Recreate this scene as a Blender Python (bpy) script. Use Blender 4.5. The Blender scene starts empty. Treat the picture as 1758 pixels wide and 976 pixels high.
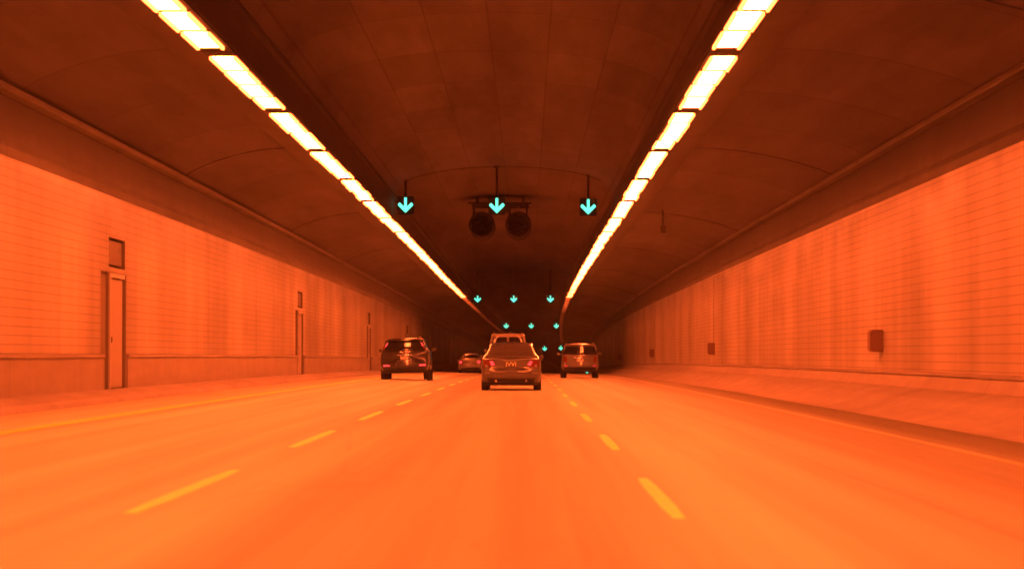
import bpy, math, random
from mathutils import Vector
random.seed(7)
C = bpy.context.scene.collection
S = bpy.context.scene
RAD = math.radians
H = 1.10            # camera height over the road

# ------------------------------------------------------------------ camera, world, exposure
cam_d = bpy.data.cameras.new('camera'); cam = bpy.data.objects.new('camera', cam_d); C.objects.link(cam)
F = 4500.0
cam_d.sensor_width = 36; cam_d.lens = 36 * F / 1758
cam_d.clip_start = .5; cam_d.clip_end = 3000
cam.location = (0, 0, H)
cam.rotation_euler = (math.pi / 2 + math.atan(112 / F), 0, math.atan(25 / F))
cam_d.dof.use_dof = True; cam_d.dof.focus_distance = 105; cam_d.dof.aperture_fstop = 2.4
S.camera = cam
w = bpy.data.worlds.new('World'); S.world = w; w.use_nodes = True
w.node_tree.nodes['Background'].inputs[0].default_value = (.010, .0035, .0008, 1)
w.node_tree.nodes['Background'].inputs[1].default_value = .3
S.view_settings.view_transform = 'Standard'; S.view_settings.look = 'None'
S.view_settings.exposure = 0; S.view_settings.gamma = 1; S.view_settings.use_curve_mapping = False
S.render.engine = 'CYCLES'
cy = S.cycles
cy.use_denoising = True; cy.max_bounces = 8; cy.diffuse_bounces = 4; cy.glossy_bounces = 4
cy.sample_clamp_indirect = 8; cy.use_light_tree = True; cy.caustics_reflective = False; cy.caustics_refractive = False

SODIUM = (1, .110, .0195)
LAMP = 120.0
HAZE = .0004

# ------------------------------------------------------------------ the line of the tunnel: falls away and bends right
def sx(d): return (.0058 * (d - 150)) ** 2 if d > 150 else 0.0
def sz(d): return -1.8e-5 * d * d
def T(X, d, h): return Vector((X + sx(d), d, h + sz(d)))
def road_h(X): return .028 * max(0.0, -X - 2.0)
D0, D1 = -60, 960
ST = list(range(D0, D1 + 1, 10))

# ------------------------------------------------------------------ materials
def new_mat(name):
    m = bpy.data.materials.new(name); m.use_nodes = True
    return m, m.node_tree, m.node_tree.nodes['Principled BSDF']
def simple(name, col, rough=.5, metal=0, coat=0, spec=.5):
    m, nt, b = new_mat(name)
    b.inputs['Base Color'].default_value = (*col, 1); b.inputs['Roughness'].default_value = rough
    b.inputs['Metallic'].default_value = metal; b.inputs['Coat Weight'].default_value = coat
    b.inputs['Coat Roughness'].default_value = .08; b.inputs['Specular IOR Level'].default_value = spec
    n = nt.nodes.new('ShaderNodeTexNoise'); n.inputs['Scale'].default_value = 9; n.inputs['Detail'].default_value = 4
    tc = nt.nodes.new('ShaderNodeTexCoord'); nt.links.new(tc.outputs['Object'], n.inputs['Vector'])
    r = nt.nodes.new('ShaderNodeMapRange'); r.inputs[3].default_value = max(0, rough - .06); r.inputs[4].default_value = min(1, rough + .1)
    nt.links.new(n.outputs[0], r.inputs[0]); nt.links.new(r.outputs[0], b.inputs['Roughness'])
    return m
def emit(name, col, s):
    m, nt, b = new_mat(name)
    b.inputs['Base Color'].default_value = (.05, .05, .05, 1); b.inputs['Roughness'].default_value = 1; b.inputs['Specular IOR Level'].default_value = 0
    b.inputs['Emission Color'].default_value = (*col, 1); b.inputs['Emission Strength'].default_value = s
    return m
class N:
    """small node helper"""
    def __init__(s, nt): s.nt = nt
    def noise(s, vec, scale, sc=(1, 1, 1), detail=5, rough=.55, loc=(0, 0, 0)):
        mp = s.nt.nodes.new('ShaderNodeMapping'); mp.inputs['Scale'].default_value = sc; mp.inputs['Location'].default_value = loc
        s.nt.links.new(vec, mp.inputs[0])
        n = s.nt.nodes.new('ShaderNodeTexNoise'); n.inputs['Scale'].default_value = scale
        n.inputs['Detail'].default_value = detail; n.inputs['Roughness'].default_value = rough
        s.nt.links.new(mp.outputs[0], n.inputs['Vector']); return n.outputs[0]
    def rng(s, v, a, b, c, d):
        r = s.nt.nodes.new('ShaderNodeMapRange')
        for i, x in enumerate((a, b, c, d)): r.inputs[i + 1].default_value = x
        s.nt.links.new(v, r.inputs[0]); return r.outputs[0]
    def m(s, op, a, b=None, c=None):
        n = s.nt.nodes.new('ShaderNodeMath'); n.operation = op
        for i, x in enumerate((a, b, c)):
            if x is None: continue
            if isinstance(x, (int, float)): n.inputs[i].default_value = x
            else: s.nt.links.new(x, n.inputs[i])
        return n.outputs[0]
    def line(s, v, period, width, phase=0.0):
        """1 on a thin joint repeated every period"""
        a = s.m('ADD', v, phase); f = s.m('FRACT', s.m('DIVIDE', a, period))
        return s.m('LESS_THAN', f, width / period)
    def colmul(s, col, v):
        mx = s.nt.nodes.new('ShaderNodeVectorMath'); mx.operation = 'SCALE'
        mx.inputs[0].default_value = col; s.nt.links.new(v, mx.inputs['Scale']); return mx.outputs[0]
    def coords(s):
        tc = s.nt.nodes.new('ShaderNodeTexCoord'); sp = s.nt.nodes.new('ShaderNodeSeparateXYZ')
        s.nt.links.new(tc.outputs['Object'], sp.inputs[0])
        z = s.m('ADD', sp.outputs[2], s.m('MULTIPLY', s.m('MULTIPLY', sp.outputs[1], sp.outputs[1]), 1.8e-5))
        return tc.outputs['Object'], (sp.outputs[0], sp.outputs[1], z)
    def bump(s, b, v, strength, dist=.02):
        bn = s.nt.nodes.new('ShaderNodeBump'); bn.inputs['Strength'].default_value = strength; bn.inputs['Distance'].default_value = dist
        s.nt.links.new(v, bn.inputs['Height']); s.nt.links.new(bn.outputs[0], b.inputs['Normal'])

def road_material():
    m, nt, b = new_mat('worn road concrete'); k = N(nt); co, xyz = k.coords()
    a = k.noise(co, 1.0, (1.1, .012, 1), 5, .6)            # wheel tracks and long streaks along the lanes
    a2 = k.noise(co, 1.0, (.25, .006, 1), 3, .5, (3, 2, 0))
    g = k.noise(co, 14, (1, .25, 1), 6, .7)
    st = k.noise(co, .5, (1, .12, 1), 5, .7, (9, 4, 0))
    v = k.m('ADD', k.rng(a, .3, .7, .64, 1.30), k.m('ADD', k.rng(a2, .35, .65, -.2, .2), k.m('ADD', k.rng(g, .3, .7, -.07, .07), k.rng(st, .55, .75, 0, -.12))))
    # oil darkened strip in the middle of each lane
    f = k.m('FRACT', k.m('DIVIDE', k.m('ADD', xyz[0], 2.64), 3.65))
    oil = k.m('SUBTRACT', 1, k.m('MULTIPLY', k.rng(k.m('ABSOLUTE', k.m('SUBTRACT', f, .5)), 0, .16, 1, 0), .10))
    v = k.m('MULTIPLY', v, oil)
    # paving joint across and a sealed crack line along the right lane
    j = k.line(xyz[1], 9.1, .035); v = k.m('MULTIPLY', v, k.m('SUBTRACT', 1, k.m('MULTIPLY', j, .25)))
    wob = k.rng(k.noise(co, .06, (1, 1, 1), 2), .3, .7, -.08, .08)
    cr = k.m('LESS_THAN', k.m('ABSOLUTE', k.m('SUBTRACT', k.m('ADD', xyz[0], wob), 2.9)), .012)
    v = k.m('MULTIPLY', v, k.m('SUBTRACT', 1, k.m('MULTIPLY', cr, .3)))
    # darker towards the right lane, slightly paler in the left one
    edge = k.m('ADD', xyz[0], k.rng(a2, .3, .7, -.8, .8))
    v = k.m('MULTIPLY', v, k.rng(edge, 1.4, 4.6, 1.0, .55)); v = k.m('MULTIPLY', v, k.rng(edge, -6.0, -1.5, 1.10, 1.0))
    # tyre polished tracks, patches, hairline cracks
    tw = k.m('ABSOLUTE', k.m('SUBTRACT', k.m('ABSOLUTE', k.m('SUBTRACT', f, .5)), .23))
    v = k.m('MULTIPLY', v, k.m('SUBTRACT', 1, k.m('MULTIPLY', k.rng(tw, 0, .09, 1, 0), .09)))
    vo = nt.nodes.new('ShaderNodeTexVoronoi'); vo.feature = 'DISTANCE_TO_EDGE'; vo.inputs['Scale'].default_value = 1
    mp = nt.nodes.new('ShaderNodeMapping'); mp.inputs['Scale'].default_value = (.3, .07, 1); nt.links.new(co, mp.inputs[0]); nt.links.new(mp.outputs[0], vo.inputs['Vector'])
    ck = k.m('MULTIPLY', k.m('LESS_THAN', vo.outputs[0], .006), k.rng(st, .5, .6, 0, 1))
    v = k.m('MULTIPLY', v, k.m('SUBTRACT', 1, k.m('MULTIPLY', ck, .1)))
    # gutter grime against the kerbs
    gr = k.m('MAXIMUM', k.rng(xyz[0], 4.6, 5.8, 0, 1), k.rng(xyz[0], -7.0, -7.7, 0, 1))
    gn = k.m('MULTIPLY', gr, k.rng(k.noise(co, 1, (.8, .05, 1), 4), .35, .6, .25, .75))
    v = k.m('MULTIPLY', v, k.m('SUBTRACT', 1, k.m('MULTIPLY', gn, .48)))
    nt.links.new(k.colmul((.42, .425, .285), v), b.inputs['Base Color'])
    nt.links.new(k.rng(g, .3, .7, .5, .72), b.inputs['Roughness']); k.bump(b, g, .25, .01)
    return m

def tile_material():
    m, nt, b = new_mat('glazed wall tile'); k = N(nt); co, xyz = k.coords()
    row = k.line(xyz[2], .152, .014); col = k.line(xyz[1], .305, .014)
    panel = k.line(xyz[1], 6.1, .06, 2.0)
    bands = k.noise(co, 1.0, (.01, .16, .012), 4, .62)      # vertical grime runs between panels
    fine = k.noise(co, 1.0, (.1, 1.4, .06), 4, .6, (5, 0, 0))
    low = k.noise(co, .9, (1, .3, 1), 5, .6)
    v = k.m('ADD', k.rng(bands, .36, .60, .62, 1.1), k.m('ADD', k.rng(fine, .3, .7, -.07, .07), k.rng(low, .3, .7, -.04, .04)))
    v = k.m('MULTIPLY', v, k.m('SUBTRACT', 1, k.m('MULTIPLY', row, .6)))
    v = k.m('MULTIPLY', v, k.m('SUBTRACT', 1, k.m('MULTIPLY', col, .02)))
    v = k.m('MULTIPLY', v, k.m('SUBTRACT', 1, k.m('MULTIPLY', panel, .2)))
    top_shade = k.rng(k.m('ADD', xyz[2], k.rng(fine, .3, .7, -.2, .2)), 3.2, 4.3, 0, .55)    # shade under the band, painted into the tile colour
    v = k.m('MULTIPLY', v, k.m('SUBTRACT', 1, top_shade))
    nt.links.new(k.colmul((.47, .445, .38), v), b.inputs['Base Color'])
    b.inputs['Roughness'].default_value = .38; b.inputs['Specular IOR Level'].default_value = .35
    nt.links.new(k.rng(low, .3, .7, .3, .5), b.inputs['Roughness'])
    return m

def concrete_material(name, col, amp=.2, joint=0, streak=.12):
    m, nt, b = new_mat(name); k = N(nt); co, xyz = k.coords()
    a = k.noise(co, 1.0, (.6, .05, .6), 6, .65); c = k.noise(co, 3.0, (1, .3, 1), 6, .7)
    s_ = k.noise(co, 1.0, (.02, .5, .03), 4, .6)
    v = k.m('ADD', k.rng(a, .3, .7, 1 - amp, 1 + amp), k.m('ADD', k.rng(c, .3, .7, -.08, .08), k.rng(s_, .4, .7, 0, -streak)))
    if name.startswith('dark upper'):      # painted shade: colour darkens from the wall top up to the cornice
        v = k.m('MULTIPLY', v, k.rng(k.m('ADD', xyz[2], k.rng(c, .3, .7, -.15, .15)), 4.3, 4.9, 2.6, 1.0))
    if joint: v = k.m('MULTIPLY', v, k.m('SUBTRACT', 1, k.m('MULTIPLY', k.line(xyz[1], joint, .03), .35)))
    nt.links.new(k.colmul(col, v), b.inputs['Base Color']); b.inputs['Roughness'].default_value = .75
    k.bump(b, c, .3, .01); return m

def ceiling_material(name, col, cx, lon, trans):
    m, nt, b = new_mat(name); k = N(nt); co, xyz = k.coords()
    a = k.noise(co, 1.0, (.45, .03, .45), 6, .6, (2, 7, 1)); c = k.noise(co, 2.0, (.8, .12, 1), 6, .7)
    v = k.m('ADD', k.rng(a, .34, .66, .62, 1.25), k.rng(c, .3, .7, -.15, .15))
    xo = k.m('ADD', xyz[0], -cx)
    v = k.m('MULTIPLY', v, k.m('SUBTRACT', 1, k.m('MULTIPLY', k.line(xo, lon, .045), .3)))
    v = k.m('MULTIPLY', v, k.m('SUBTRACT', 1, k.m('MULTIPLY', k.line(xyz[1], trans, .12), .3)))
    # each cast bay of the vault has its own tone
    cell = k.m('FLOOR', k.m('DIVIDE', xyz[1], trans)); cx_ = k.m('FLOOR', k.m('DIVIDE', xo, lon))
    wn = nt.nodes.new('ShaderNodeTexWhiteNoise'); wn.noise_dimensions = '2D'
    cb = nt.nodes.new('ShaderNodeCombineXYZ'); nt.links.new(cell, cb.inputs[0]); nt.links.new(cx_, cb.inputs[1]); nt.links.new(cb.outputs[0], wn.inputs[0])
    v = k.m('MULTIPLY', v, k.rng(wn.outputs[0], 0, 1, .86, 1.12))
    nt.links.new(k.colmul(col, v), b.inputs['Base Color']); b.inputs['Roughness'].default_value = .85
    k.bump(b, c, .3, .02); return m

def paint_line(name, col):
    m, nt, b = new_mat(name); k = N(nt); co, xyz = k.coords()
    a = k.noise(co, 5, (2, .5, 1), 6, .7); v = k.rng(a, .3, .75, .86, 1.03)
    nt.links.new(k.colmul(col, v), b.inputs['Base Color']); b.inputs['Roughness'].default_value = .55
    return m

M = dict(
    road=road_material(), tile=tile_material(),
    kerb=concrete_material('kerb concrete', (.30, .285, .25), .18, 3.05, .14),
    dado=concrete_material('lower wall concrete', (.32, .30, .265), .14, 6.1, .08),
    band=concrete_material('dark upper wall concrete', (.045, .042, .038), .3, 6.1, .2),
    vault=ceiling_material('sooty vault concrete', (.115, .108, .128), -.9, 1.42, 7.3),
    side=ceiling_material('sooty side ceiling concrete', (.092, .085, .1), 0, 50, 7.3),
    riser=concrete_material('riser concrete', (.055, .05, .048), .3, 7.3, .2),
    cornice=concrete_material('cornice concrete', (.14, .13, .12), .2, 6.1, .2),
    white=paint_line('worn white paint', (.95, .95, .25)), yellow=paint_line('worn yellow paint', (.85, .78, .16)),
    steel=simple('dark steel', (.05, .05, .05), .5, .6), grey=simple('grey enamel', (.07, .07, .065), .85, 0, 0, .1),
    galv=simple('galvanised steel', (.35, .35, .34), .45, .7), black=simple('matt black enamel', (.012, .012, .012), .6),
    door=simple('painted steel door', (.36, .34, .30), .45), frame=simple('pale door frame', (.48, .46, .42), .5),
    niche=simple('niche plaster', (.2, .18, .16), .8), signbox=simple('dark sign box', (.14, .125, .11), .5),
    cabinet=simple('dark red cabinet enamel', (.22, .13, .10), .45),
    rubber=simple('tyre rubber', (.018, .018, .018), .85), rim=simple('alloy rim', (.4, .4, .4), .35, .9),
    glass=simple('tinted car glass', (.012, .012, .013), .06, 0, 0, .6), rearglass=simple('lightly tinted rear glass', (.075, .07, .065), .12, 0, 0, .6), trim=simple('black plastic trim', (.02, .02, .02), .5),
    plate=simple('number plate', (.55, .55, .52), .4), ink=simple('number plate ink', (.95, .92, .6), .3), chrome=simple('chrome', (.7, .7, .7), .12, 1),
    tail=emit('lit tail lamp', (1, .035, .035), 2.4), tail_dim=emit('dim tail lamp', (1, .04, .03), .55), lens=simple('red lens', (.16, .01, .01), .15, 0, 1),
    clear=simple('clear lamp lens', (.25, .24, .23), .12, 0, 1),
    arrow=emit('lit green arrow', (.11, 1.0, .62), 2.0),
)
lamp_mats = {}
def lamp_mat(s, col=SODIUM):
    key = (round(s, 3), col)
    if key not in lamp_mats: lamp_mats[key] = emit('sodium lamp glow', col, s); lamp_mats[key]['s'] = s
    return lamp_mats[key]

# ------------------------------------------------------------------ object helpers
def mesh(name, verts, faces, mat, parent=None, smooth=False, mats=None, idx=None):
    me = bpy.data.meshes.new(name); me.from_pydata([tuple(v) for v in verts], [], faces)
    for m_ in (mats or [mat]): me.materials.append(m_)
    if idx: me.polygons.foreach_set('material_index', idx)
    if smooth: me.polygons.foreach_set('use_smooth', [True] * len(me.polygons))
    me.update(); o = bpy.data.objects.new(name, me); C.objects.link(o); o.parent = parent
    return o
def tag(o, label=None, cat=None, group=None, kind=None):
    if label: o['label'] = label
    if cat: o['category'] = cat
    if group: o['group'] = group
    if kind: o['kind'] = kind
    return o
def empty(name, loc=(0, 0, 0), rz=0):
    o = bpy.data.objects.new(name, None); C.objects.link(o); o.location = loc; o.rotation_euler.z = rz
    o.empty_display_size = .3; return o
class MB:
    def __init__(s): s.v = []; s.f = []
    def add(s, vs, fs): n = len(s.v); s.v += [Vector(v) for v in vs]; s.f += [tuple(i + n for i in f) for f in fs]; return s
    def box(s, x0, x1, y0, y1, z0, z1, bev=0.0):
        b = min(bev, (x1 - x0) / 2.2, (y1 - y0) / 2.2, (z1 - z0) / 2.2)
        if b <= 0:
            return s.add([(x, y, z) for z in (z0, z1) for y in (y0, y1) for x in (x0, x1)],
                         [(0, 2, 3, 1), (4, 5, 7, 6), (0, 1, 5, 4), (2, 6, 7, 3), (0, 4, 6, 2), (1, 3, 7, 5)])
        import bmesh
        bm = bmesh.new(); bmesh.ops.create_cube(bm, size=1)
        for v in bm.verts: v.co = Vector(((x0 + x1) / 2 + v.co.x * (x1 - x0), (y0 + y1) / 2 + v.co.y * (y1 - y0), (z0 + z1) / 2 + v.co.z * (z1 - z0)))
        bmesh.ops.bevel(bm, geom=bm.edges[:] , offset=b, segments=2, affect='EDGES')
        bm.verts.index_update(); s.add([v.co.copy() for v in bm.verts], [tuple(v.index for v in f.verts) for f in bm.faces]); bm.free(); return s
    def tube(s, a, b, r, n=10, r2=None, cap=True):
        a, b = Vector(a), Vector(b); d = (b - a).normalized(); r2 = r if r2 is None else r2
        u = d.cross(Vector((0, 0, 1)) if abs(d.z) < .9 else Vector((1, 0, 0))).normalized(); w_ = d.cross(u)
        vs = []
        for c_, rr in ((a, r), (b, r2)):
            for i in range(n): t = 2 * math.pi * i / n; vs.append(c_ + (u * math.cos(t) + w_ * math.sin(t)) * rr)
        fs = [(i, (i + 1) % n, n + (i + 1) % n, n + i) for i in range(n)]
        if cap: fs += [tuple(range(n))[::-1], tuple(range(n, 2 * n))]
        return s.add(vs, fs)
    def lathe(s, prof, n=28, axis='y', c=(0, 0, 0)):
        """prof: (radius, along) closed ring profile"""
        vs = []; k = len(prof); c = Vector(c)
        for i in range(n):
            t = 2 * math.pi * i / n
            for r, a in prof:
                p = (r * math.cos(t), a, r * math.sin(t)) if axis == 'y' else (a, r * math.cos(t), r * math.sin(t))
                vs.append(c + Vector(p))
        fs = [(i * k + j, i * k + (j + 1) % k, ((i + 1) % n) * k + (j + 1) % k, ((i + 1) % n) * k + j) for i in range(n) for j in range(k)]
        return s.add(vs, fs)
    def out(s, name, mat, parent=None, smooth=False): return mesh(name, s.v, s.f, mat, parent, smooth)

def sweep(name, prof, mat, parent=None, ds=ST, closed=False, base=None, smooth=False, caps=False):
    """extrude a profile of (X, h) along the tunnel's line"""
    n = len(prof); vs = [T(X, d, h) for d in ds for X, h in prof]; fs = []
    m = n if closed else n - 1
    for i in range(len(ds) - 1):
        for j in range(m):
            a, b = i * n + j, i * n + (j + 1) % n
            fs.append((a, b, b + n, a + n))
    if caps and closed: fs += [tuple(range(n)), tuple(range((len(ds) - 1) * n, len(ds) * n))[::-1]]
    return mesh(name, vs, fs, mat, parent, smooth)
def copy_tree(o, parent=None):
    c = o.copy(); C.objects.link(c); c.parent = parent
    for ch in list(o.children): copy_tree(ch, c)
    return c

# ------------------------------------------------------------------ road, markings, kerbs
rp = [(X, road_h(X)) for X in (-7.75, -6.3, -4.5, -3.0, -2.0, 0, 3, 6.1)]
road = sweep('road', rp, M['road']); tag(road, kind='structure')
def strip(name, X, hw, d0, d1, mat, lift=.004, ends=0.0):
    n = 8 if ends else int((d1 - d0) / 8); ds = [d0 + (d1 - d0) * i / n for i in range(n + 1)]
    vs, fs = [], []
    for i, d in enumerate(ds):
        hh = hw * (1 - ends * max(0, 1 - min(i, n - i) / 2))
        for s_ in (-1, 1): vs.append(T(X + s_ * hh, d, road_h(X + s_ * hh) + lift))
    for i in range(n): fs.append((2 * i, 2 * i + 1, 2 * i + 3, 2 * i + 2))
    return mesh(name, vs, fs, mat, road)
strip('edge_line', -6.30, .13, D0, D1, M['yellow'])
strip('edge_line', 4.80, .05, D0, D1, simple('faded edge paint', (.5, .46, .25), .6))
XL, XR = -2.64, 1.0
def road_d(y): return F * H / (y - 600)          # photo row to distance on the near road
for k in range(-2, 27):
    d = road_d(884) + 12.05 * k
    strip('lane_dash', XL, .068, d, d + 6.4, M['white'], ends=.32)
    d = road_d(888) + 12.05 * k
    strip('lane_dash', XR, .06, d, d + 5.5, M['white'], ends=.32)

kl = sweep('kerb', [(-7.68, road_h(-7.68) - .02), (-7.74, .24), (-7.80, .27), (-8.25, .345), (-8.43, .36), (-8.43, -.1), (-7.68, -.1)], M['kerb'], closed=True)
tag(kl, kind='structure')
kr = sweep('kerb', [(5.98, -.1), (5.98, .003), (6.15, .02), (6.40, .075), (6.68, .17), (6.95, .29), (7.42, .41), (7.46, .42), (7.46, -.1)], M['kerb'], closed=True)
tag(kr, kind='structure')

# ------------------------------------------------------------------ tunnel walls
WL, WR = -8.5, 7.66
niches = [54.4, 98.4, 141.6, 185.6, 229, 273]
def wall_with_niches():
    """tiled sheet with real recesses: door opening below, square opening above"""
    hs = [1.03, 2.73, 2.84, 3.45, 4.30]
    cuts = set(ST)
    for c_ in niches: cuts |= {c_ - 2.15, c_ - 1.15, c_ + 1.0}
    ds = sorted(cuts); vs, fs = [], []
    def q(a, b, c_, d_): n = len(vs); vs.extend([a, b, c_, d_]); fs.append((n, n + 1, n + 2, n + 3))
    for i in range(len(ds) - 1):
        a, b = ds[i], ds[i + 1]; mid = (a + b) / 2
        for j in range(4):
            h0, h1 = hs[j], hs[j + 1]
            hole = False
            for c_ in niches:
                if c_ - 2.15 < mid < c_ + 1.0 and j == 0: hole = True
                if c_ - 1.15 < mid < c_ + 1.0 and j == 2: hole = True
            if not hole: q(T(WL, a, h0), T(WL, b, h0), T(WL, b, h1), T(WL, a, h1))
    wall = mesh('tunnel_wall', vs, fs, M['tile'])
    # dado below, cut at the doors
    edges = [D0]
    for c_ in niches: edges += [c_ - 2.15, c_ + 1.0]
    edges.append(D1)
    for i in range(0, len(edges), 2):
        a, b = edges[i], edges[i + 1]
        ds2 = [a] + [d for d in ST if a < d < b] + [b]
        sweep('lower_panel', [(WL + .07, .35), (WL + .07, .985), (WL + .10, 1.0), (WL + .10, 1.06), (WL - .02, 1.07), (WL - .02, .35)], M['dado'], wall, ds2, closed=True, caps=True)
    for c_ in niches:
        m = MB()
        def rec(a, b, h0, h1, dep):
            P = lambda X, d, h: T(X, d, h)
            W0, W1 = WL, WL - dep
            for qd in (((W1, a, h0), (W1, b, h0), (W1, b, h1), (W1, a, h1)), ((W0, a, h0), (W1, a, h0), (W1, a, h1), (W0, a, h1)),
                       ((W1, b, h0), (W0, b, h0), (W0, b, h1), (W1, b, h1)), ((W0, a, h1), (W1, a, h1), (W1, b, h1), (W0, b, h1)),
                       ((W0, a, h0), (W0, b, h0), (W1, b, h0), (W1, a, h0))):
                m.add([P(*p) for p in qd], [(0, 1, 2, 3)])
        rec(c_ - 2.15, c_ - 1.15, .36, 2.73, .06); rec(c_ - 1.142, c_ + 1.0, .36, 2.73, .2); rec(c_ - 1.15, c_ + 1.0, 2.84, 3.45, .22)
        m.out('recess', M['niche'], wall)
        o = T(WL, c_, 0)
        d = MB().box(o.x - .10, o.x - .02, o.y - 1.02, o.y + .80, o.z + .37, o.z + 2.62, .01).out('door', M['door'], wall)
        MB().box(o.x - .018, o.x + .03, o.y - .92, o.y - .80, o.z + 1.30, o.z + 1.42, .01).out('handle', M['steel'], d)
        MB().box(o.x - .20, o.x - .06, o.y - 1.08, o.y + .93, o.z + 2.90, o.z + 3.40, .01).out('sign_box', M['signbox'], wall)
        f = MB(); x0, x1 = o.x - .12, o.x + .035
        f.box(x0, x1, o.y - 1.14, o.y - 1.03, o.z + .36, o.z + 2.72).box(x0, x1 - .003, o.y - 1.03, o.y + .80, o.z + 2.63, o.z + 2.718)
        f.out('door_frame', M['frame'], wall)
        MB().box(x0, x1, o.y + .88, o.y + .96, o.z + .36, o.z + 2.72).out('door_frame', M['niche'], wall)
    return wall
wl = wall_with_niches()
tag(wl, 'tiled tunnel wall with recessed service doors, left of the road', 'wall')
sweep('upper_band', [(WL - .01, 4.29), (WL + .015, 4.30), (WL + .015, 4.46), (WL - .06, 4.60), (WL - .06, 5.30)], M['band'], wl)
sweep('cornice', [(WL - .05, 5.30), (WL + .12, 5.32), (WL + .14, 5.35), (WL + .14, 5.42), (WL - .05, 5.46)], M['cornice'], wl)
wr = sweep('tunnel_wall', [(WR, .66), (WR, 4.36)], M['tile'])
tag(wr, 'unbroken tiled tunnel wall with small dark cabinets, right of the road', 'wall')
sweep('lower_panel', [(WR - .07, .40), (WR - .07, .65), (WR - .11, .665), (WR - .11, .72), (WR + .02, .73), (WR + .02, .40)], M['dado'], wr, closed=True)
sweep('lower_panel', [(7.44, .42), (7.54, .62), (WR - .06, .66)], M['dado'], wr)
sweep('upper_band', [(WR + .01, 4.35), (WR - .015, 4.36), (WR - .015, 4.52), (WR + .06, 4.66), (WR + .06, 5.36)], M['band'], wr)
sweep('cornice', [(WR + .05, 5.36), (WR - .12, 5.38), (WR - .14, 5.41), (WR - .14, 5.48), (WR + .05, 5.52)], M['cornice'], wr)

# ------------------------------------------------------------------ ceiling: two side soffits, risers, central vault
CX = -.9; LX = 4.11; LV = 4.42
ceil_ = sweep('tunnel_ceiling', [(CX + LV * math.cos(t) * 1.0, 7.55 + 1.15 * math.sin(t) ** .9) if 0 < t < math.pi else (CX + LV * math.cos(t), 7.55)
                                for t in [math.pi * i / 16 for i in range(17)]], M['vault'], smooth=True)
tag(ceil_, 'sooty concrete tunnel ceiling with a raised central vault over the road', 'ceiling')
def side(sgn, xw):
    x_in = CX + sgn * (LX + .9)
    pts = []
    for i in range(9):
        t = i / 8; X = xw + (x_in - xw) * t
        pts.append((X, 5.46 + .72 * math.sin(t * math.pi / 2) ** .8 if t > 0 else 5.46))
    sweep('side_ceiling', pts, M['side'], ceil_, smooth=True)
    a = CX + sgn * (LX + .9); b = CX + sgn * (LX - .25); top = CX + sgn * LV
    sweep('light_cove', [(a, 6.18), (a, 6.09), (CX + sgn * (LX + .32), 6.00), (b + sgn * .02, 6.00), (b, 6.02), (b, 6.06), (b + sgn * .03, 6.08), (top - sgn * .02, 6.12), (top - sgn * .01, 7.30),
                         (top - sgn * .10, 7.34), (top - sgn * .10, 7.44), (top + sgn * .01, 7.60)], M['riser'], ceil_)
    # haunch ribs that cross the soffit
    for d in range(36, 500, 29):
        rib = [(X, h - .001) for X, h in pts]
        vs, fs = [], []
        for dd in (d - .14, d + .14):
            for X, h in rib: vs.append(T(X, dd, h + .02))
            for X, h in rib: vs.append(T(X, dd, h - .022))
        n = len(rib)
        for j in range(n - 1):
            fs += [(n + j, n + j + 1, 3 * n + j + 1, 3 * n + j), (j, j + 1, n + j + 1, n + j), (2 * n + j, 3 * n + j, 3 * n + j + 1, 2 * n + j + 1)]
        mesh('rib', vs, fs, M['side'], ceil_)
side(-1, WL - .02); side(1, WR + .02)

# ------------------------------------------------------------------ ceiling lamps
ORD = 'first second third fourth fifth sixth seventh eighth ninth tenth eleventh twelfth thirteenth fourteenth fifteenth sixteenth seventeenth'.split()
def lamp(sgn, d0, length, mat, label, group):
    X = CX + sgn * LX; root = empty('ceiling_lamp', T(X, d0 + length / 2, 6.0))
    tag(root, label, 'ceiling lamp', group)
    lo = root.location
    def L(x, d, h): return T(x, d, h) - lo
    def bar(name, x0, x1, a, b, h0, h1, mt):
        vs = [L(x, d, h) for h in (h0, h1) for d in (a, b) for x in (x0, x1)]
        return mesh(name, vs, [(0, 2, 3, 1), (4, 5, 7, 6), (0, 1, 5, 4), (2, 6, 7, 3), (0, 4, 6, 2), (1, 3, 7, 5)], mt, root)
    bar('housing', X - .245, X + .26, d0 + .03, d0 + length - .03, 5.95, 5.998, M['grey'])
    n = 4; seg = (length - 1.0) / n
    edge = lamp_mat(round(min(15.0, mat['s'] * .14), 2))
    for i in range(n):
        a = d0 + .5 + i * seg
        jx = random.uniform(-.035, .035)
        bar('diffuser', X - .175 + jx, X + .175 + jx, a + .18, a + seg - .18, 5.936, 5.949, mat)
        for e in (-1, 1):
            x0, x1 = sorted((X + jx + e * .177, X + jx + e * .218)); bar('fringe_strip', x0, x1, a + .18, a + seg - .18, 5.895, 5.949, edge)  # glowing strips added beside each diffuser for a yellow fringe and ceiling wash
    return root
for sgn, side_ in ((-1, 'left'), (1, 'right')):
    start = 42.3 - 10.2 * 9; k = 0
    for i in range(0, 96):
        d0 = start + 10.2 * i
        if d0 > 900: break
        if d0 < 205: s = LAMP * (1 if d0 < 80 else math.exp(-((d0 - 80) / 84) ** 1.6))
        elif d0 < 250: s = LAMP * (.008 - .006 * (d0 - 205) / 45)
        else: s = LAMP * .0008
        col = SODIUM
        if sgn > 0: s *= 1.05
        if d0 > 430: continue
        length = 10.2
        if d0 + length < 35: lab = f'ceiling lamp of the {side_} row, nearer than the top of the photo'
        elif k < 17: lab = f'glaring strip lamp on the ceiling, {ORD[k]} from the near end of the {side_} row'; k += 1
        else: lab = f'faint strip lamp in the dark far end of the {side_} ceiling row'
        lamp(sgn, d0, length, lamp_mat(round(s, 1), col), lab, f'strip lamps of the {side_} ceiling row')

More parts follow.
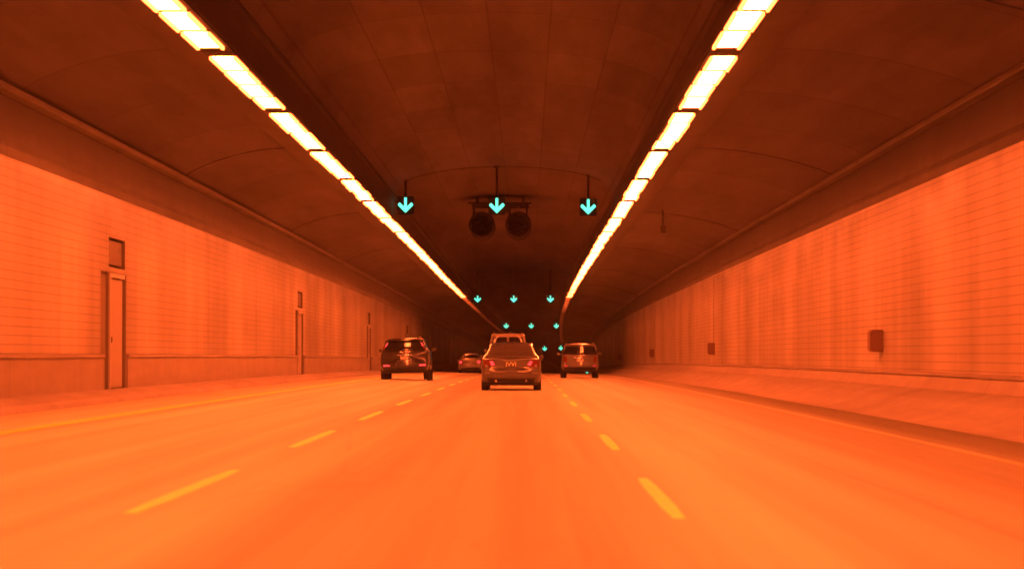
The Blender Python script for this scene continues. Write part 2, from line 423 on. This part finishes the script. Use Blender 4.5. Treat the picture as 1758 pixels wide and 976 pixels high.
# ------------------------------------------------------------------ lane signals
def lane_signal():
    root = empty('lane_signal')
    MB().box(-.34, .34, .0, .20, -.36, .36, .03).out('housing', M['black'], root)
    v = MB(); v.tube((-0.46, -.0, .40), (.46, -.0, .40), .012, 6)
    # arrow pointing down
    pts = [(-.052, .31), (.052, .31), (.052, -.06), (.235, .115), (.30, .05), (.30, .0), (0, -.30), (-.30, .0), (-.30, .05), (-.235, .115), (-.052, -.06)]
    n = len(pts); vs = [(x, -.03, z) for x, z in pts] + [(x, -.004, z) for x, z in pts]
    fs = [(0, 10, 2, 1), (3, 2, 6), (10, 9, 7), (2, 10, 6), (3, 6, 5, 4), (9, 8, 7), (10, 7, 6)]
    fs = [(0, 10, 2, 1), (2, 10, 6), (2, 6, 5, 4, 3), (10, 9, 8, 7, 6)]
    fs += [(i, (i + 1) % n, n + (i + 1) % n, n + i) for i in range(n)]
    mesh('arrow', vs, fs, M['arrow'], root)
    p = MB(); p.tube((0, .1, .38), (0, .1, 1.60), .05, 10).tube((0, .1, 1.52), (0, .1, 1.60), .13, 12)
    p.out('hanger', M['steel'], root)
    return root
proto = lane_signal(); first = [True]
def ray_x(px, d): return (px - 904) * d / F
def ray_h(py, d): return H + (600 - py) * d / F - sz(d)       # height over the falling road
sets = [(105, [(696, 352), (853, 353), (1010, 355)], 1.0, 'first row of signals'), (215, [(820, 513), (882, 513), (945, 513)], .92, 'second row'),
        (383, [(869, 559), (912, 559), (955, 559)], 1.25, 'third row'), (549, [(905, 598), (935, 598), (963, 597)], 1.6, 'fourth row'),
        (700, [(1008, 637)], 2.0, 'far')]
LAB = {0: 'large lit cyan arrow signal hanging over the {} lane, nearest row', 1: 'small lit cyan arrow signal over the {} lane, second row away',
       2: 'tiny lit cyan arrow signal over the {} lane, third row away', 3: 'faint lit cyan arrow signal over the {} lane, fourth row away',
       4: 'tiny cyan arrow signal glimpsed low beneath the boxy silver vehicle'}
sig_pts = []
for si, (d, pts, sc, _) in enumerate(sets):
    for j, (px, py) in enumerate(pts):
        o = proto if first[0] else copy_tree(proto); first[0] = False
        o.location = (ray_x(px, d), d, H + (600 - py) * d / F); o.scale = (sc, sc, sc)
        tag(o, LAB[si].format(('left', 'middle', 'right')[j]), 'lane signal', 'lit lane signals hanging over the road')
        if si:
            for ch in o.children:
                if ch.name.startswith('hanger'): ch.scale.z = 1.9
        if si == 0: sig_pts.append(o.location.copy())
# conduit that links the three nearest hangers along the vault
def vault_h(X):
    c_ = max(-1, min(1, (X - CX) / LV)); return 7.55 + 1.15 * math.sqrt(1 - c_ * c_) ** .9
cd = MB(); last = None
for i in range(25):
    X = CX - 3.9 + 7.8 * i / 24; p = T(X, 105.1, vault_h(X) - .06)
    if last is not None: cd.tube(last, p, .015, 6, cap=False)
    last = p
tag(cd.out('conduit', M['steel']), 'thin dark conduit curving across the vault above the nearest arrow signals', 'conduit')

# ------------------------------------------------------------------ jet fans
def jet_fan():
    root = empty('jet_fan'); r = .57
    prof = [(r - .05, -1.6), (r, -1.66), (r + .02, -1.6), (r + .02, 1.6), (r, 1.66), (r - .05, 1.6)]
    MB().lathe(prof, 32).out('casing', M['steel'], root, True)
    m = MB()
    for y in (-1.5, -.7, .7, 1.5): m.lathe([(r + .015, y - .03), (r + .05, y - .03), (r + .05, y + .03), (r + .015, y + .03)], 32)
    m.out('flange', M['steel'], root)
    MB().lathe([(.001, -.95), (.12, -.9), (.19, -.7), (.20, .6), (.001, .7)], 20).out('hub', M['black'], root, True)
    for k in range(8):
        a = k * math.pi / 4; u = Vector((math.cos(a), 0, math.sin(a))); t = Vector((-math.sin(a), 0, math.cos(a)))
        vs = []
        for rr, wd, tw in ((.18, .09, .10), (.5, .21, .04)):
            for s_ in (-1, 1):
                for th in (0, .012): vs.append(u * rr + t * wd * s_ + Vector((0, -.55 + tw * s_ + th, 0)))
        mesh('blade', vs, [(0, 2, 6, 4), (1, 5, 7, 3), (0, 4, 5, 1), (2, 3, 7, 6), (4, 6, 7, 5), (0, 1, 3, 2)], M['black'], root)
    g = MB()
    for y in (-.9, .9):
        g.box(-.44, -.36, y - .05, y + .05, .42, 1.0).box(.36, .44, y - .05, y + .05, .42, 1.0).box(-.5, .5, y - .06, y + .06, .90, .98)
    g.box(-.05, .05, -.9, .9, .90, .975)
    g.out('bracket', M['steel'], root)
    return root
f0 = jet_fan(); df = 125
f0.location = (ray_x(828, df), df, H + (600 - 388) * df / F)
tag(f0, 'round dark ventilation fan under the vault, left one of the pair', 'jet fan', 'pair of ceiling fans')
f1 = copy_tree(f0); f1.location.x = ray_x(890, df)
tag(f1, 'round dark ventilation fan under the vault, right one of the pair', 'jet fan', 'pair of ceiling fans')
bx_ = (f0.location.x + f1.location.x) / 2; zt = f0.location.z + 1.0
m = MB()
m.box(bx_ - 1.5, bx_ + 1.5, df - 1.0, df + 1.0, zt, zt + .10, .01)
for x in (-1.1, 1.1):
    for y in (-.8, .8): m.box(bx_ + x - .06, bx_ + x + .06, df + y - .06, df + y + .06, zt + .1, zt + .85)
m.box(bx_ - .45, bx_ + .45, df - .6, df + .3, zt - .38, zt, .02)
m.out('fan_frame', M['steel']); tag(bpy.data.objects['fan_frame'], 'dark steel frame bolted to the vault above the two round fans', 'fan frame')
# small fitting on the right soffit
q = MB().box(-.10, .10, -.15, .15, -.28, .0, .02).tube((0, 0, 0), (0, 0, .55), .035, 8)
o = q.out('ceiling_bracket', M['steel']); o.location = T(ray_x(1138, 92), 92, 5.60)
tag(o, 'small dark fitting hanging on a rod from the right side ceiling', 'ceiling fitting')

# ------------------------------------------------------------------ cabinets on the right wall
def cabinet():
    root = empty('wall_cabinet')
    b = MB().box(-.25, 0, -.28, .28, -.24, .24, .015).out('body', M['cabinet'], root)
    MB().box(-.275, -.252, -.24, .24, -.20, .20, .008).out('door', M['cabinet'], root)
    return root
cab = cabinet(); CL = ['nearest', 'second nearest', 'third nearest', 'fourth and farthest']
M['signbox2'] = simple('cabinet door enamel', (.15, .12, .10), .5)
for i, d in enumerate((56.6, 107, 157.6, 217)):
    o = cab if i == 0 else copy_tree(cab)
    if i == 1:
        MB().tube((-.03, .0, .24), (-.03, .0, 2.95), .012, 8).out('conduit', M['galv'], o)
    o.location = T(WR, d, 1.35); tag(o, f'dark cabinet on the right tiled wall, {CL[i]} of its row', 'cabinet', 'cabinets along the right wall')

# ------------------------------------------------------------------ cars
def cr(p0, p1, p2, p3, t):
    return .5 * ((2 * p1) + (p2 - p0) * t + (2 * p0 - 5 * p1 + 4 * p2 - p3) * t * t + (3 * p1 - p0 - 3 * p2 + p3) * t ** 3)
def lerp(a, b, t): return a + (b - a) * t
def interp(tab, z):
    if z <= tab[0][0]: return tab[0][1]
    for (a, u), (b, v) in zip(tab, tab[1:]):
        if z <= b: t = (z - a) / (b - a); t = t * t * (3 - 2 * t); return lerp(u, v, t)
    return tab[-1][1]
class Car:
    """stations: (y from the rear, half width, bottom, shoulder, top, half roof width)"""
    def __init__(s, stations, rear, sweepback):
        s.rear = rear; s.sb = sweepback; s.W = max(a[1] for a in stations); s.ctrl = []
        for y, w_, zc, zs, zt, wr_ in stations:
            s.ctrl.append([Vector((x, y, z)) for x, z in ((0, zc), (w_ * .80, zc), (w_ * .965, zc + .09), (w_, zc + .52 * (zs - zc)), (w_ * .965, zs),
                           (lerp(w_ * .95, wr_, .5), lerp(zs, zt, .5)), (wr_, zt - .055 * min(1, (zt - zs) / .3 + .3)), (wr_ * .62, zt - .01), (0, zt))])
        s.nv = len(s.ctrl) - 1
    def yr(s, x, z): return interp(s.rear, z) + s.sb * (abs(x) / s.W) ** 2.4
    def P(s, v, u):
        sg = 1 if u >= 0 else -1; u = abs(u); n, m_ = s.nv, 8
        i = min(int(v), n - 1); j = min(int(u), m_ - 1); tv, tu = v - i, u - j
        def row(k):
            k = max(0, min(n, k)); R = s.ctrl[k]
            g = lambda q: R[q] if 0 <= q <= m_ else (Vector((-R[-q].x, R[-q].y, R[-q].z)) if q < 0 else Vector((-R[2 * m_ - q].x, R[2 * m_ - q].y, R[2 * m_ - q].z)))
            return cr(g(j - 1), g(j), g(j + 1), g(j + 2), tu)
        p = cr(row(i - 1), row(i), row(i + 1), row(i + 2), tv)
        p.y += s.yr(p.x, p.z) * (1 - min(1, v)); p.x *= sg
        return p
    def nrm(s, v, u):
        e = .02
        a = s.P(min(v + e, s.nv), u) - s.P(max(v - e, 0), u); b = s.P(v, u + e) - s.P(v, u - e) if .05 < abs(u) < 7.95 else Vector((0, 0, 0))
        if b.length < 1e-6: b = Vector((-1 if True else 1, 0, 0))
        n_ = a.cross(b);
        if n_.length < 1e-9: return Vector((0, 0, 1))
        n_.normalize(); c_ = s.P(v, u) - Vector((0, s.P(v, u).y, .7))
        return n_ if n_.dot(Vector((c_.x, 0, c_.z))) > 0 else -n_
    def shell(s, root, mat):
        nv, nu = s.nv * 5, 32; vs, fs = [], []
        us = [8 * k / (nu / 2) for k in range(nu // 2 + 1)]                  # 0..8
        ring = us + [-u for u in us[-2:0:-1]]; R = len(ring)
        for i in range(nv + 1):
            for u in ring: vs.append(s.P(s.nv * i / nv, u))
        for i in range(nv):
            for j in range(R): fs.append((i * R + j, i * R + (j + 1) % R, (i + 1) * R + (j + 1) % R, (i + 1) * R + j))
        # rear and front caps with real curvature
        for i, end in ((0, 0), (nv, 1)):
            base = [vs[i * R + j] for j in range(R)]; zc = sum(p.z for p in base) / R; prev = [i * R + j for j in range(R)]
            for t in (.93, .8, .62, .42, .2):
                cur = []
                for p in base:
                    x, z = p.x * t, zc + (p.z - zc) * t
                    y = s.yr(x, z) if not end else p.y + .06 * (1 - t)
                    cur.append(len(vs)); vs.append(Vector((x, y, z)))
                for j in range(R): fs.append((prev[j], cur[j], cur[(j + 1) % R], prev[(j + 1) % R]) if not end else (prev[j], prev[(j + 1) % R], cur[(j + 1) % R], cur[j]))
                prev = cur
            c_ = len(vs); vs.append(Vector((0, s.yr(0, zc) if not end else base[0].y + .06, zc)))
            for j in range(R): fs.append((prev[j], c_, prev[(j + 1) % R]))
        return mesh('body', vs, fs, mat, root, True)
    def skin(s, name, v0, v1, u0, u1, mat, root, off=.008, nv=8, nu=8, ins=0.0):
        """panel lying on the shell between stations v0..v1 and section places u0..u1"""
        vs = []
        for i in range(nv + 1):
            for j in range(nu + 1):
                v, u = lerp(v0, v1, i / nv), lerp(u0, u1, j / nu)
                p, n_ = s.P(v, u), s.nrm(v, u); vs.append(p + n_ * off)
        fs = [(i * (nu + 1) + j, i * (nu + 1) + j + 1, (i + 1) * (nu + 1) + j + 1, (i + 1) * (nu + 1) + j) for i in range(nv) for j in range(nu)]
        return mesh(name, vs, fs, mat, root, True)
    def top_skin(s, name, v0, v1, u0, mat, root, off=.008, nv=8, nu=14):
        vs = []
        for i in range(nv + 1):
            v = lerp(v0, v1, i / nv)
            for j in range(nu + 1):
                t = -1 + 2 * j / nu; u = 8 - (8 - u0) * abs(t); p = s.P(v, u); n_ = s.nrm(v, min(u, 7.9))
                p.x = abs(p.x) * (1 if t > 0 else -1); n_.x = 0; n_.normalize(); vs.append(p + n_ * off)
        fs = [(i * (nu + 1) + j, i * (nu + 1) + j + 1, (i + 1) * (nu + 1) + j + 1, (i + 1) * (nu + 1) + j) for i in range(nv) for j in range(nu)]
        return mesh(name, vs, fs, mat, root, True)
    def patch(s, name, quad, mat, root, off=.012, thick=.03, nx=10, nz=4):
        """four corners (x,z) bl, br, tr, tl laid on the rear face"""
        (a, b, c_, d_) = [Vector((q[0], q[1])) for q in quad]; vs = []
        for lay in (0, 1):
            for i in range(nz + 1):
                for j in range(nx + 1):
                    t, r = j / nx, i / nz; p = a.lerp(b, t).lerp(d_.lerp(c_, t), r)
                    vs.append(Vector((p.x, s.yr(p.x, p.y) - off + lay * thick, p.y)))
        n = (nx + 1) * (nz + 1); fs = []
        for i in range(nz):
            for j in range(nx):
                k = i * (nx + 1) + j; fs.append((k, k + 1, k + nx + 2, k + nx + 1))
        rim = [j for j in range(nx + 1)] + [(i + 1) * (nx + 1) - 1 for i in range(1, nz + 1)] + [nz * (nx + 1) + j for j in range(nx - 1, -1, -1)] + [i * (nx + 1) for i in range(nz - 1, 0, -1)]
        for a_, b_ in zip(rim, rim[1:] + rim[:1]): fs.append((a_, a_ + n, b_ + n, b_))
        return mesh(name, vs, fs, mat, root)
def wheels(root, hw, yr_, yf, r=.33, wd=.225, rimm=None):
    for y in (yr_, yf):
        for s_ in (-1, 1):
            x1 = hw; x0 = hw - wd
            t = MB().lathe([(r - .10, x0 * s_), (r - .02, x0 * s_), (r, (x0 + .03) * s_), (r, (x1 - .03) * s_), (r - .02, x1 * s_), (r - .10, x1 * s_)], 28, 'x', (0, y, r)).out('wheel', M['rubber'], root, False)
            q = MB().lathe([(.001, (x1 - .05) * s_), (.07, (x1 - .02) * s_), (r - .11, (x1 - .03) * s_), (r - .10, (x1 - .06) * s_), (.001, (x1 - .09) * s_)], 24, 'x', (0, y, r))
            q.out('rim', M['rim'], t)
            MB().lathe([(r + .015, (hw - .12) * s_), (r + .06, (hw - .12) * s_), (r + .06, (hw - .005) * s_), (r + .015, (hw - .005) * s_)], 28, 'x', (0, y, r + .01)).out('wheel_arch', M['trim'], root)
def mirrors(root, hw, y, z, mat):
    for s_ in (-1, 1):
        a, b = sorted((s_ * (hw - .02), s_ * (hw + .13)))
        MB().box(a, b, y - .06, y + .07, z - .07, z + .08, .03).tube((s_ * (hw - .08), y + .04, z - .05), (s_ * (hw + .06), y, z - .03), .025, 8).out('mirror', mat, root)
def underbody(root, hw, L, z0, z1, mat=None):
    MB().box(-hw + .08, hw - .08, .25, L - .3, z0, z1, .04).out('underbody', mat or M['trim'], root)
def lettering(root, body, x, y, z, size):
    cu = bpy.data.curves.new('plate_text', 'FONT'); cu.body = body; cu.size = size; cu.extrude = .003; cu.align_x = 'CENTER'; cu.align_y = 'CENTER'
    t = bpy.data.objects.new('lettering', cu); C.objects.link(t)
    dg = bpy.context.evaluated_depsgraph_get(); me = bpy.data.meshes.new_from_object(t.evaluated_get(dg)); bpy.data.objects.remove(t)
    o = bpy.data.objects.new('lettering', me); C.objects.link(o); me.materials.clear(); me.materials.append(M['ink'])
    o.parent = root; o.location = (x, y, z); o.rotation_euler = (math.pi / 2, 0, 0); return o

def paint(name, col, metal=.4, rough=.35):
    return simple(name, col, rough, metal, 1.0)

# --- the sedan ahead
def sedan(name, pm, L=4.8, text='IVVI'):
    c = Car([(0, .82, .30, .84, .99, .66), (.22, .885, .24, .91, 1.035, .66), (.62, .90, .20, .95, 1.065, .70), (1.20, .90, .19, .955, 1.375, .615),
             (1.65, .90, .19, .955, 1.44, .62), (2.3, .90, .19, .95, 1.455, .62), (2.85, .90, .19, .94, 1.42, .61), (3.65, .895, .19, .92, 1.03, .66),
             (4.35, .86, .2, .80, .88, .62), (L, .74, .3, .60, .70, .5)],
            [(.28, .03), (.34, -.05), (.56, -.07), (.62, -.05), (.66, .0), (.95, -.01), (1.0, .03)], .16)
    root = empty(name); body = c.shell(root, pm)
    c.top_skin('rear_window', 2.08, 2.95, 6.2, M['rearglass'], root)
    c.top_skin('windscreen', 6.08, 6.92, 6.05, M['glass'], root)
    for s_ in (-1, 1):
        c.skin('side_window', 3.0, 4.55, s_ * 4.35, s_ * 5.7, M['glass'], root); c.skin('side_window', 4.7, 6.1, s_ * 4.35, s_ * 5.7, M['glass'], root)
    for s_ in (-1, 1):
        g = lambda pts: [(s_ * x, z) for x, z in pts]
        tl = c.patch('tail_lamp', g([(.46, .74), (.80, .66), (.84, .90), (.55, .90)]), M['lens'], root, .012)
        c.patch('lit_bulb', g([(.48, .755), (.58, .735), (.64, .86), (.56, .885)]), M['tail'], tl, .02)
        c.patch('clear_lens', g([(.68, .70), (.76, .69), (.78, .77), (.70, .77)]), M['clear'], tl, .02)
        c.patch('reflector', g([(.62, .50), (.80, .50), (.80, .54), (.62, .54)]), M['clear'], root, .012)
    c.patch('bumper_trim', [(-.66, .25), (.66, .25), (.72, .37), (-.72, .37)], M['trim'], root, .012, .12)
    c.patch('trunk_seam', [(-.60, .635), (.60, .635), (.60, .65), (-.60, .65)], M['trim'], root, .004, .02)
    c.patch('trunk_lip', [(-.56, .975), (.56, .975), (.58, 1.005), (-.58, 1.005)], pm, root, .05, .08)
    c.patch('bumper_seam', [(-.76, .52), (.76, .52), (.76, .53), (-.76, .53)], M['trim'], root, .008, .02)
    pl = c.patch('number_plate', [(-.17, .70), (.17, .70), (.17, .85), (-.17, .85)], M['signbox'], root, .02, .03)
    lettering(pl, text, 0, c.yr(0, .78) - .026, .775, .19)
    MB().box(-.2, .2, -.035, .0, .875, .895, .004).out('trunk_handle', M['chrome'], root)
    for s_ in (-1, 1): MB().tube((s_ * .45, -.03, .29), (s_ * .45, .2, .29), .035, 12).out('exhaust_pipe', M['chrome'], root)
    underbody(root, .9, L, .15, .34); wheels(root, .895, 1.0, 3.75); mirrors(root, .86, 3.3, .98, pm)
    MB().box(-.05, .05, 1.5, 1.75, 1.44, 1.47, .01).out('roof_aerial', M['trim'], root)
    return root

# --- tall rear: sport utility, van
def wagon(name, pm, W=.95, L=4.7, Ht=1.72, zc=.40, beltz=1.05, roofw=.68, slope=.24, win=(1.12, 1.5), high_lamps=False, split=False, lowred=True, nose=.95):
    n = nose
    c = Car([(0, W * .93, zc, beltz, Ht - .05, roofw), (.3, W * .985, zc - .06, beltz + .01, Ht - .01, roofw + .01), (1.1, W, zc - .1, beltz, Ht, roofw + .02), (2.1, W, zc - .1, beltz - .01, Ht, roofw + .02),
             (L - 1.75, W, zc - .1, beltz - .02, Ht - .04, roofw), (L - n, W * .99, zc - .1, beltz - .04, beltz + .10, roofw + .04),
             (L - .35, W * .95, zc - .08, beltz - .14, beltz - .02, roofw), (L, W * .8, zc, beltz - .35, beltz - .22, roofw * .8)],
            [(zc, .03), (zc + .05, -.05), (zc + .26, -.06), (zc + .33, .0), (beltz, .01), (beltz + .05, .03), (Ht, slope)], .14)
    root = empty(name); c.shell(root, pm)
    z0, z1 = win; wb = roofw + .10 * (1 if W > .9 else .8); wt = roofw - .06
    if split:
        for s_ in (-1, 1): c.patch('rear_window', [(s_ * .055, z0), (s_ * (wb - .08), z0), (s_ * (wt - .02), z1), (s_ * .055, z1)], M['glass'], root, .012)
        c.patch('door_seam', [(-.008, zc + .35), (.008, zc + .35), (.008, z1 + .06), (-.008, z1 + .06)], M['trim'], root, .006, .02, 2)
    else:
        c.patch('rear_window', [(-wb, z0), (wb, z0), (wt, z1), (-wt, z1)], M['glass'], root, .012)
        wp = MB().tube((-.02, c.yr(0, z0) - .03, z0 + .03), (.35, c.yr(.3, z0 + .06) - .03, z0 + .07), .012, 6); wp.out('wiper', M['trim'], root)
        c.patch('rear_spoiler', [(-wt, Ht - .1), (wt, Ht - .1), (wt - .02, Ht - .05), (-wt + .02, Ht - .05)], pm, root, .10, .16)
    for s_ in (-1, 1):
        g = lambda pts: [(s_ * x, z) for x, z in pts]
        c.skin('side_window', .35, 1.9, s_ * 4.4, s_ * 5.75, M['glass'], root); c.skin('side_window', 2.0, 3.2, s_ * 4.4, s_ * 5.75, M['glass'], root)
        c.skin('side_window', 3.3, 4.4, s_ * 4.4, s_ * 5.7, M['glass'], root)
        if high_lamps:
            tl = c.patch('tail_lamp', g([(roofw + .12, beltz + .1), (roofw + .17, beltz + .1), (roofw + .02, Ht - .22), (roofw - .03, Ht - .22)]), M['lens'], root, .014)
            c.patch('lit_bulb', g([(roofw + .03, Ht - .33), (roofw + .10, Ht - .33), (roofw + .02, Ht - .2), (roofw - .03, Ht - .2)]), M['tail'], tl, .022)
        else:
            tl = c.patch('tail_lamp', g([(W * .68, beltz - .33), (W * .88, beltz - .33), (W * .87, beltz - .02), (W * .74, beltz - .02)]), M['lens'], root, .012)
        if lowred:
            c.patch('reflector', g([(W * .58, zc + .14), (W * .86, zc + .14), (W * .86, zc + .21), (W * .62, zc + .21)]) if high_lamps else g([(W * .66, zc + .12), (W * .86, zc + .12), (W * .86, zc + .22), (W * .70, zc + .22)]), M['tail'] if high_lamps else M['tail_dim'], root, .016)
    c.patch('bumper_trim', [(-W * .8, zc - .03), (W * .8, zc - .03), (W * .84, zc + .11), (-W * .84, zc + .11)], M['trim'], root, .014, .12)
    c.patch('tailgate_seam', [(-W * .72, zc + .335), (W * .72, zc + .335), (W * .72, zc + .35), (-W * .72, zc + .35)], M['trim'], root, .004, .02)
    c.patch('handle_bar', [(-.3, beltz - .12), (.3, beltz - .12), (.3, beltz - .09), (-.3, beltz - .09)], M['chrome'], root, .025, .03)
    c.patch('number_plate', [(-.17, beltz - .30), (.17, beltz - .30), (.17, beltz - .16), (-.17, beltz - .16)], M['plate'], root, .02, .03)
    underbody(root, W, L, zc - .14, zc + .05); wheels(root, W - .005, .95, L - .95, .36, .26); mirrors(root, W + .07, L - 1.5, beltz + .10, pm)
    for s_ in (-1, 1):
        MB().tube((s_ * (roofw - .08), .7, Ht + .045), (s_ * (roofw - .08), 2.6, Ht + .04), .018, 8).tube((s_ * (roofw - .08), .75, Ht - .04), (s_ * (roofw - .08), .75, Ht + .045), .018, 6).tube((s_ * (roofw - .08), 2.55, Ht - .04), (s_ * (roofw - .08), 2.55, Ht + .04), .018, 6).out('roof_rail', M['galv'], root)
    return root

def place(o, px, d, tilt=0, rz=0, X=None):
    X = ray_x(px, d) - sx(d) if X is None else X
    p = T(X, d, road_h(X)); o.location = p
    o.rotation_euler = (math.atan(-3.6e-5 * d), -tilt, rz); return o
p_sedan = paint('bronze silver paint', (.115, .11, .105), .5, .38)
o = place(sedan('sedan', p_sedan), 877.5, 78)
tag(o, 'bronze silver sedan with lit tail lamps, directly ahead in the middle lane', 'car', 'vehicles driving ahead')
p_black = paint('black paint', (.02, .02, .02), .1, .2)
o = place(wagon('sport_utility_vehicle', p_black, W=1.0, Ht=1.70, zc=.42, beltz=1.12, roofw=.69, slope=.32, win=(1.17, 1.53), high_lamps=True), 695, 106, RAD(1.2))
tag(o, 'black sport utility vehicle with high tail lamps in the left lane', 'car', 'vehicles driving ahead')
p_sil = paint('silver grey paint', (.13, .125, .12), .4, .38)
o = place(wagon('minivan', p_sil, W=.93, Ht=1.72, zc=.44, beltz=1.12, roofw=.77, slope=.14, win=(1.17, 1.56)), 996, 130)
tag(o, 'boxy silver vehicle with dark rear window in the right lane', 'car', 'vehicles driving ahead')
p_van = paint('white van paint', (.32, .31, .29), 0, .35)
o = place(wagon('van', p_van, W=.98, L=5.2, Ht=2.16, zc=.45, beltz=1.25, roofw=.76, slope=.16, win=(1.68, 1.98), split=True, nose=.8), 872, 124)
tag(o, 'pale van with two small rear windows, mostly hidden behind the sedan', 'van', 'vehicles driving ahead')
p_car = paint('pale silver paint', (.40, .38, .36), .3, .35)
def hatch():
    c = Car([(0, .80, .34, .86, 1.0, .64), (.25, .86, .28, .92, 1.10, .62), (.75, .875, .24, .93, 1.36, .55), (1.5, .875, .22, .93, 1.44, .57), (2.4, .875, .22, .92, 1.42, .57),
             (3.3, .87, .22, .90, 1.0, .64), (3.9, .84, .24, .78, .86, .6), (4.25, .72, .3, .6, .68, .5)],
            [(.3, .03), (.38, -.05), (.58, -.06), (.66, 0), (.98, 0), (1.0, .03)], .16)
    root = empty('hatchback'); c.shell(root, p_car)
    c.top_skin('rear_window', 1.1, 1.92, 6.05, M['glass'], root)
    for s_ in (-1, 1):
        g = lambda pts: [(s_ * x, z) for x, z in pts]
        c.skin('side_window', 2.0, 4.6, s_ * 4.35, s_ * 5.7, M['glass'], root)
        tl = c.patch('tail_lamp', g([(.52, .70), (.80, .70), (.80, .93), (.56, .93)]), M['lens'], root, .012)
        c.patch('lit_bulb', g([(.56, .72), (.76, .72), (.77, .90), (.60, .90)]), M['tail'], tl, .022)
    c.patch('bumper_trim', [(-.68, .27), (.68, .27), (.72, .40), (-.72, .40)], M['trim'], root, .014, .12)
    c.patch('number_plate', [(-.17, .70), (.17, .70), (.17, .83), (-.17, .83)], M['plate'], root, .02, .03)
    underbody(root, .87, 4.25, .15, .36); wheels(root, .87, .8, 3.3, .31, .2); mirrors(root, .87, 2.9, .95, p_car)
    return root
o = place(hatch(), 807, 192, RAD(1.2))
tag(o, 'small silver hatchback with red tail lamps, far off in the left lane', 'car', 'vehicles driving ahead')

# ------------------------------------------------------------------ exhaust haze hanging in the tunnel air
hm = bpy.data.materials.new('exhaust haze'); hm.use_nodes = True; nt = hm.node_tree
for n in list(nt.nodes):
    if n.type == 'BSDF_PRINCIPLED': nt.nodes.remove(n)
pv = nt.nodes.new('ShaderNodeVolumePrincipled'); pv.inputs['Color'].default_value = (.8, .8, .8, 1); pv.inputs['Density'].default_value = HAZE
pv.inputs['Anisotropy'].default_value = 0
nt.links.new(pv.outputs[0], [n for n in nt.nodes if n.type == 'OUTPUT_MATERIAL'][0].inputs['Volume'])
hz = MB().box(-26, 70, D0 - 6, D1 + 6, sz(D1) - 1.5, 11).out('haze', hm); tag(hz, kind='stuff')
